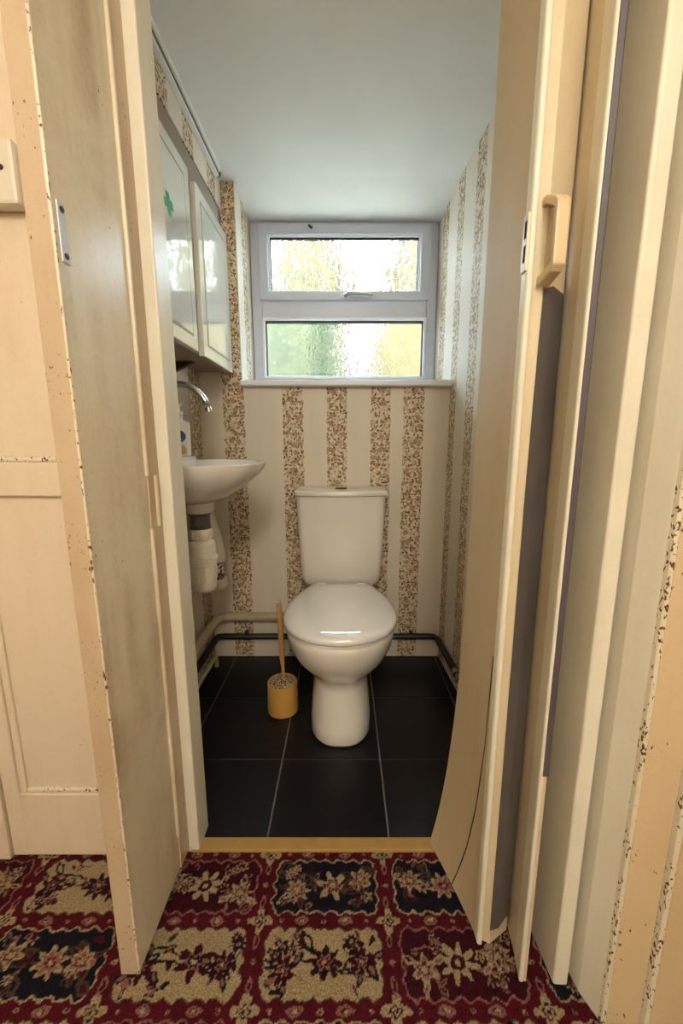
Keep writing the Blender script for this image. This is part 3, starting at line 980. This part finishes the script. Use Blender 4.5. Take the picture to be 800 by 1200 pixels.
decal('label', M['blue'], [(0.006 + 0.019 * math.cos(2 * PI * k / 24), 0.062 + 0.019 * math.sin(2 * PI * k / 24)) for k in range(24)], 0.0012)
decal('label_mark', M['blue_dark'], [(0.006 + (0.011 if k % 2 else 0.007) * math.cos(2 * PI * k / 16), 0.064 + (0.009 if k % 2 else 0.006) * math.sin(2 * PI * k / 16)) for k in range(16)], 0.0018)
decal('label_mark', M['bottle'], [(0.008 + 0.0032 * math.cos(2 * PI * k / 10), 0.066 + 0.0026 * math.sin(2 * PI * k / 10)) for k in range(10)], 0.0023)
decal('label', M['peach'], [(-0.012, 0.006), (0.0, 0.005), (0.012, 0.006), (0.024, 0.008), (0.026, 0.02), (0.02, 0.032), (0.006, 0.036), (-0.008, 0.034), (-0.014, 0.02)], 0.0010)

# bag hanging behind the trap
rsb = []
for z, y0, y1, xo in ((0.80, 1.42, 1.44, -0.560), (0.76, 1.40, 1.46, -0.500), (0.70, 1.39, 1.47, -0.480), (0.64, 1.385, 1.475, -0.463), (0.57, 1.38, 1.48, -0.448), (0.53, 1.38, 1.48, -0.446), (0.50, 1.385, 1.475, -0.452),
                      (0.47, 1.385, 1.475, -0.449), (0.45, 1.385, 1.475, -0.443), (0.425, 1.39, 1.47, -0.441), (0.420, 1.395, 1.465, -0.447)):
    ring = []
    for k in range(24):
        t = 2 * PI * k / 24
        c, s = math.cos(t), math.sin(t)
        xm, a = (LEFT + 0.006 + xo) / 2, (xo - LEFT - 0.006) / 2
        w = 1 + 0.06 * math.sin(5 * t + z * 40)
        ring.append((xm + a * math.copysign(abs(c) ** 0.7, c), (y0 + y1) / 2 + (y1 - y0) / 2 * math.copysign(abs(s) ** 0.7, s) * w, z))
    rsb.append(ring[::-1])
tag(MB().rings(rsb).build('hanging_bag', M['bag'], smooth='all'), 'white crumpled bag with a dark red print hanging behind the basin trap', 'bag')

# ------------------------------------------------------------------ wall cabinet
cb = thing('wall_cabinet', (-0.52, 1.30, 1.233), 'white wall cabinet with two glossy doors and a green cross sticker', 'cabinet')
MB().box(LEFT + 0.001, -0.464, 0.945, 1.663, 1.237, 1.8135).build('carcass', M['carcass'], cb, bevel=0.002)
for y0, y1 in ((0.958, 1.279), (1.333, 1.655)):
    dr = MB().box(-0.463, -0.443, y0, y1, 1.233, 1.728).build('door', M['gloss'], cb, bevel=0.003)
    mb = MB()
    frame_w = 0.036
    for b in ((y0 + frame_w, y0 + frame_w + 0.004, 1.233 + frame_w, 1.728 - frame_w), (y1 - frame_w - 0.004, y1 - frame_w, 1.233 + frame_w, 1.728 - frame_w),
              (y0 + frame_w, y1 - frame_w, 1.233 + frame_w, 1.237 + frame_w), (y0 + frame_w, y1 - frame_w, 1.724 - frame_w, 1.728 - frame_w)):
        mb.box(-0.4432, -0.4424, *b)
    mb.build('groove', M['groove'], dr)
    MB().box(-0.4435, -0.4412, y0 + frame_w + 0.006, y1 - frame_w - 0.006, 1.239 + frame_w, 1.722 - frame_w).build('panel', M['gloss'], dr, bevel=0.001)
    if y0 < 1:
        cy, cz = 1.118, 1.553
        w, L = 0.010, 0.026
        pol = [(-w, -L), (w, -L), (w, -w), (L, -w), (L, w), (w, w), (w, L), (-w, L), (-w, w), (-L, w), (-L, -w), (-w, -w)]
        r_ = 0.22
        pol = [(a * math.cos(r_) - b_ * math.sin(r_), a * math.sin(r_) + b_ * math.cos(r_)) for a, b_ in pol]
        MB().rings([[(x, cy + a, cz + b_) for a, b_ in pol] for x in (-0.4413, -0.4405)]).build('cross_sticker', M['green'], dr)
MB().add([(LEFT + 0.001, 1.44, 1.2365), (LEFT + 0.001, 1.44, 1.205), (-0.52, 1.44, 1.2365), (LEFT + 0.001, 1.46, 1.2365), (LEFT + 0.001, 1.46, 1.205), (-0.52, 1.46, 1.2365)],
         [(0, 1, 2), (3, 5, 4), (0, 3, 4, 1), (1, 4, 5, 2), (2, 5, 3, 0)]).build('bracket', M['bracket'], cb)

# ------------------------------------------------------------------ carpet
PX, PY, OX, OY = 0.262, 0.131, -0.172, 0.652     # panel pitch and one crossing of the bands
RED, MAR, CRE, NAV, PNK, DKR, OLV = [np.array(rgb(*c)[:3]) for c in ((84, 17, 28), (62, 14, 26), (168, 148, 112), (24, 23, 35), (142, 96, 86), (48, 13, 24), (76, 62, 50))]
xs = np.arange(-1.0, 0.5601, 0.0023)
ys = np.concatenate([np.linspace(-1.7, 0.2, 90)[:-1], np.arange(0.2, 0.7895, 0.0023)])
X, Y = np.meshgrid(xs, ys)
rng = np.random.default_rng(11)


def vnoise(sc, seed):
    r = np.random.default_rng(seed)
    tab = r.random((64, 64))
    gx, gy = X * sc + 100, Y * sc + 100
    ix, iy = np.floor(gx).astype(int), np.floor(gy).astype(int)
    fx, fy = gx - ix, gy - iy
    fx, fy = fx * fx * (3 - 2 * fx), fy * fy * (3 - 2 * fy)
    t = lambda a, b: tab[a % 64, b % 64]
    return (t(ix, iy) * (1 - fx) + t(ix + 1, iy) * fx) * (1 - fy) + (t(ix, iy + 1) * (1 - fx) + t(ix + 1, iy + 1) * fx) * fy


Xo, Yo = X, Y
wx, wy = (vnoise(110, 1) - 0.5) * 0.005, (vnoise(110, 2) - 0.5) * 0.005
col = np.empty(X.shape + (3,))
col[:] = RED
col += (vnoise(60, 3)[..., None] - 0.5) * 0.25 * RED
X = X + wx
Y = Y + wy


def put(m, c):
    col[m] = c


def window_of(cx, cy, r):
    """index window of the grid around a motif, to keep painting quick"""
    i0, i1 = np.searchsorted(xs, (cx - r - 0.006, cx + r + 0.006))
    j0, j1 = np.searchsorted(ys, (cy - r - 0.006, cy + r + 0.006))
    return slice(j0, j1), slice(i0, i1)


def rosette(cx, cy, r, n, c1, c2, c3, ph=0.0, sy=0.8):
    w = window_of(cx, cy, r * 1.3)
    dx, dy = X[w] - cx, (Y[w] - cy) / sy
    R = np.hypot(dx, dy)
    A = np.arctan2(dy, dx) + ph
    lob = 0.78 + 0.22 * np.cos(n * A)
    sub = col[w]
    sub[R < r * lob] = c1
    sub[R < r * lob * 0.72] = c2
    sub[R < r * 0.30] = c3
    col[w] = sub


def star(cx, cy, r, n, c1, c2, ph=0.0, sy=0.8):
    w = window_of(cx, cy, r * 1.1)
    dx, dy = X[w] - cx, (Y[w] - cy) / sy
    R = np.hypot(dx, dy)
    A = np.arctan2(dy, dx) + ph
    lob = 0.42 + 0.58 * np.abs(np.cos(n * A / 2)) ** 1.6
    sub = col[w]
    sub[R < r * lob] = c1
    sub[R < r * 0.36] = c2
    sub[R < r * 0.16] = CRE
    col[w] = sub


def leafm(cx, cy, a, b, ang, c1, c2=None):
    w = window_of(cx, cy, a)
    dx, dy = X[w] - cx, Y[w] - cy
    u = dx * math.cos(ang) + dy * math.sin(ang)
    v_ = -dx * math.sin(ang) + dy * math.cos(ang)
    q = np.abs(u / a) ** 1.5 + np.abs(v_ / b) ** 1.5
    sub = col[w]
    sub[q < 1] = c1
    if c2 is not None:
        sub[q < 0.4] = c2
    col[w] = sub


def stem(x0, y0, x1, y1, amp, c, wd=0.0018):
    cx, cy = (x0 + x1) / 2, (y0 + y1) / 2
    L = math.hypot(x1 - x0, y1 - y0)
    w = window_of(cx, cy, L / 2 + amp)
    ang = math.atan2(y1 - y0, x1 - x0)
    dx, dy = X[w] - x0, Y[w] - y0
    u = dx * math.cos(ang) + dy * math.sin(ang)
    v_ = -dx * math.sin(ang) + dy * math.cos(ang)
    sub = col[w]
    sub[(u > 0) & (u < L) & (np.abs(v_ - amp * np.sin(u / L * 2 * PI)) < wd)] = c
    col[w] = sub


# which ground each panel has, keyed by column, row (0,0 = right below the crossing's upper right)
GROUND = {(0, 0): 'navy', (1, 0): 'navy', (-1, 0): 'red', (-2, 0): 'cream', (-3, 0): 'red', (0, -1): 'cream', (-1, -1): 'cream', (1, -1): 'red', (-2, -1): 'navy', (-3, -1): 'cream',
          (0, -2): 'navy', (1, -2): 'cream', (-1, -2): 'red', (2, 0): 'cream', (2, -1): 'navy'}
for ci in range(-4, 4):
    for cj in range(-19, 2):
        cx, cy = OX + PX * (ci + 0.5), OY + PY * (cj + 0.5)
        kind = GROUND.get((ci, cj), ('navy', 'cream', 'red')[(ci * 2 + cj * 5) % 3])
        hx, hy = PX / 2 - 0.022, PY / 2 - 0.016
        w = window_of(cx, cy, PX / 2)
        ww = (np.abs(Y[w] - cy) < PY / 2)
        dx, dy = np.abs(X[w] - cx), np.abs(Y[w] - cy)
        sc1 = 0.003 * np.cos((X[w] - cx) * 2 * PI / 0.031) * (dy > hy * 0.6)
        sc2 = 0.003 * np.cos((Y[w] - cy) * 2 * PI / 0.028) * (dx > hx * 0.7)
        e = np.maximum(dx - hx - sc2, dy - hy - sc1)
        e = np.maximum(e, (dx - hx) * 0.7 + (dy - hy) * 0.7 + 0.006)
        sub = col[w]
        base = {'navy': NAV, 'cream': CRE, 'red': MAR}[kind]
        line = {'navy': CRE, 'cream': CRE, 'red': PNK}[kind]
        sub[(e < 0.0035) & ww] = line
        sub[(e < 0.0) & ww] = base
        if kind == 'cream':
            sub[(e < 0.0035) & (e > 0.0015) & ww] = OLV
        col[w] = sub
        r = random.Random(ci * 100 + cj)
        a1, a2, a3 = {'navy': (CRE, PNK, RED), 'cream': (MAR, NAV, PNK), 'red': (CRE, MAR, PNK)}[kind]
        # trailing stem
        for s in (-1, 1):
            stem(cx - hx * 0.85, cy + s * hy * 0.35, cx + hx * 0.85, cy - s * hy * 0.2, 0.012, {'navy': OLV, 'cream': NAV, 'red': PNK}[kind])
        v_ = r.choice((0, 1, 2))
        mx = cx + r.uniform(-0.03, 0.03)
        if kind == 'red':
            star(mx, cy, 0.040, 8, CRE, MAR, r.uniform(0, 3))
        elif v_ == 0:
            rosette(mx, cy, 0.034, 8, a1, a2, a3, r.uniform(0, 3))
            rosette(mx, cy, 0.016, 6, PNK, RED, CRE)
        else:
            star(mx, cy, 0.037, 6, a1, PNK, r.uniform(0, 3))
            rosette(mx, cy, 0.020, 6, a3, a2, CRE)
        for k in range(22):
            fx = cx + (-1 if k % 2 else 1) * r.uniform(0.030, hx - 0.010)
            fy = cy + r.uniform(-hy + 0.008, hy - 0.008)
            if abs(fx - mx) < 0.032:
                continue
            if k < 6:
                leafm(fx, fy, r.uniform(0.014, 0.024), r.uniform(0.006, 0.010), r.uniform(0, PI), {'navy': OLV, 'cream': NAV, 'red': DKR}[kind], base if k % 2 else a3)
            elif k < 13:
                rr = r.uniform(0.011, 0.018)
                rosette(fx, fy, rr, r.choice((5, 6, 8)), a1, a2 if kind != 'cream' else r.choice((PNK, NAV, CRE)), a3, r.uniform(0, 3))
                rosette(fx, fy, rr * 0.4, 5, CRE if kind != 'cream' else MAR, base, a3)
            else:
                leafm(fx, fy, r.uniform(0.008, 0.015), r.uniform(0.003, 0.006), r.uniform(0, PI), r.choice((a1, a3, PNK, a2 if kind == 'cream' else OLV)), base if k % 2 else a3)
        for k in range(26):
            fx, fy, an = cx + r.uniform(-hx + 0.008, hx - 0.008), cy + r.uniform(-hy + 0.006, hy - 0.006), r.uniform(0, PI)
            if abs(fx - mx) < 0.034:
                continue
            leafm(fx, fy, r.uniform(0.007, 0.013), r.uniform(0.0035, 0.006), an, r.choice({'navy': (OLV, PNK, DKR), 'cream': (NAV, MAR, DKR, OLV, PNK), 'red': (DKR, PNK, OLV)}[kind]), r.choice((base, PNK, a3)) if kind != 'cream' else r.choice((PNK, NAV, MAR)))
        for sx in (-1, 1):
            bxx, byy = cx + sx * hx * r.uniform(0.55, 0.72), cy + r.uniform(-0.3, 0.3) * hy
            ph = r.uniform(0, 3)
            rosette(bxx, byy, 0.027, r.choice((6, 8)), a1, {'navy': PNK, 'cream': DKR, 'red': PNK}[kind], a3, ph, 0.85)
            rosette(bxx, byy, 0.013, 6, {'navy': MAR, 'cream': PNK, 'red': NAV}[kind], a1, CRE, ph, 0.85)
            for q in range(3):
                an = ph + q * 2.1
                leafm(bxx + 0.034 * math.cos(an), byy + 0.026 * math.sin(an), 0.013, 0.006, an, {'navy': OLV, 'cream': NAV, 'red': CRE}[kind], a3 if q else base)
        # bands: crossing star and small ornaments
        bx, by = OX + PX * ci, OY + PY * cj
        star(bx, by, 0.026, 4, CRE, PNK, 0.0, 0.9)
        rosette(bx, by, 0.013, 4, NAV, CRE, RED, 0.0, 0.9)
        for k in range(1, 6):
            t = bx + PX * k / 6
            if k % 2:
                rosette(t, by, 0.0055, 6, PNK, CRE, RED)
            else:
                leafm(t, by, 0.015, 0.008, 0.0, PNK, MAR)
                leafm(t, by, 0.006, 0.003, 0.0, CRE)
        for k in (1, 2, 3):
            t = by + PY * k / 4
            if k == 2:
                rosette(bx, t, 0.0065, 6, PNK, CRE, RED)
            else:
                leafm(bx, t, 0.013, 0.0065, PI / 2, PNK, MAR)
X, Y = Xo, Yo
col *= (0.86 + 0.28 * rng.random(X.shape))[..., None]
col = np.clip(col, 0, 1)
Z = rng.normal(0, 0.0007, X.shape)
ny, nx = X.shape
vs = np.stack([X, Y, Z], -1).reshape(-1, 3)
ii = (np.arange(ny - 1)[:, None] * nx + np.arange(nx - 1)[None]).reshape(-1)
fs = np.stack([ii, ii + 1, ii + nx + 1, ii + nx], -1)
me = bpy.data.meshes.new('carpet')
me.vertices.add(len(vs))
me.vertices.foreach_set('co', vs.reshape(-1).astype(np.float32))
me.loops.add(fs.size)
me.loops.foreach_set('vertex_index', fs.reshape(-1).astype(np.int32))
me.polygons.add(len(fs))
me.polygons.foreach_set('loop_start', np.arange(0, fs.size, 4, dtype=np.int32))
me.polygons.foreach_set('loop_total', np.full(len(fs), 4, np.int32))
me.update(calc_edges=True)
ca = me.color_attributes.new('Col', 'FLOAT_COLOR', 'POINT')
ca.data.foreach_set('color', np.concatenate([col.reshape(-1, 3), np.ones((len(vs), 1))], 1).reshape(-1).astype(np.float32))
me.materials.append(M['carpet'])
co = bpy.data.objects.new('carpet', me)
C.objects.link(co)
tag(co, 'dark red patterned carpet with cream and navy flower panels', 'carpet')
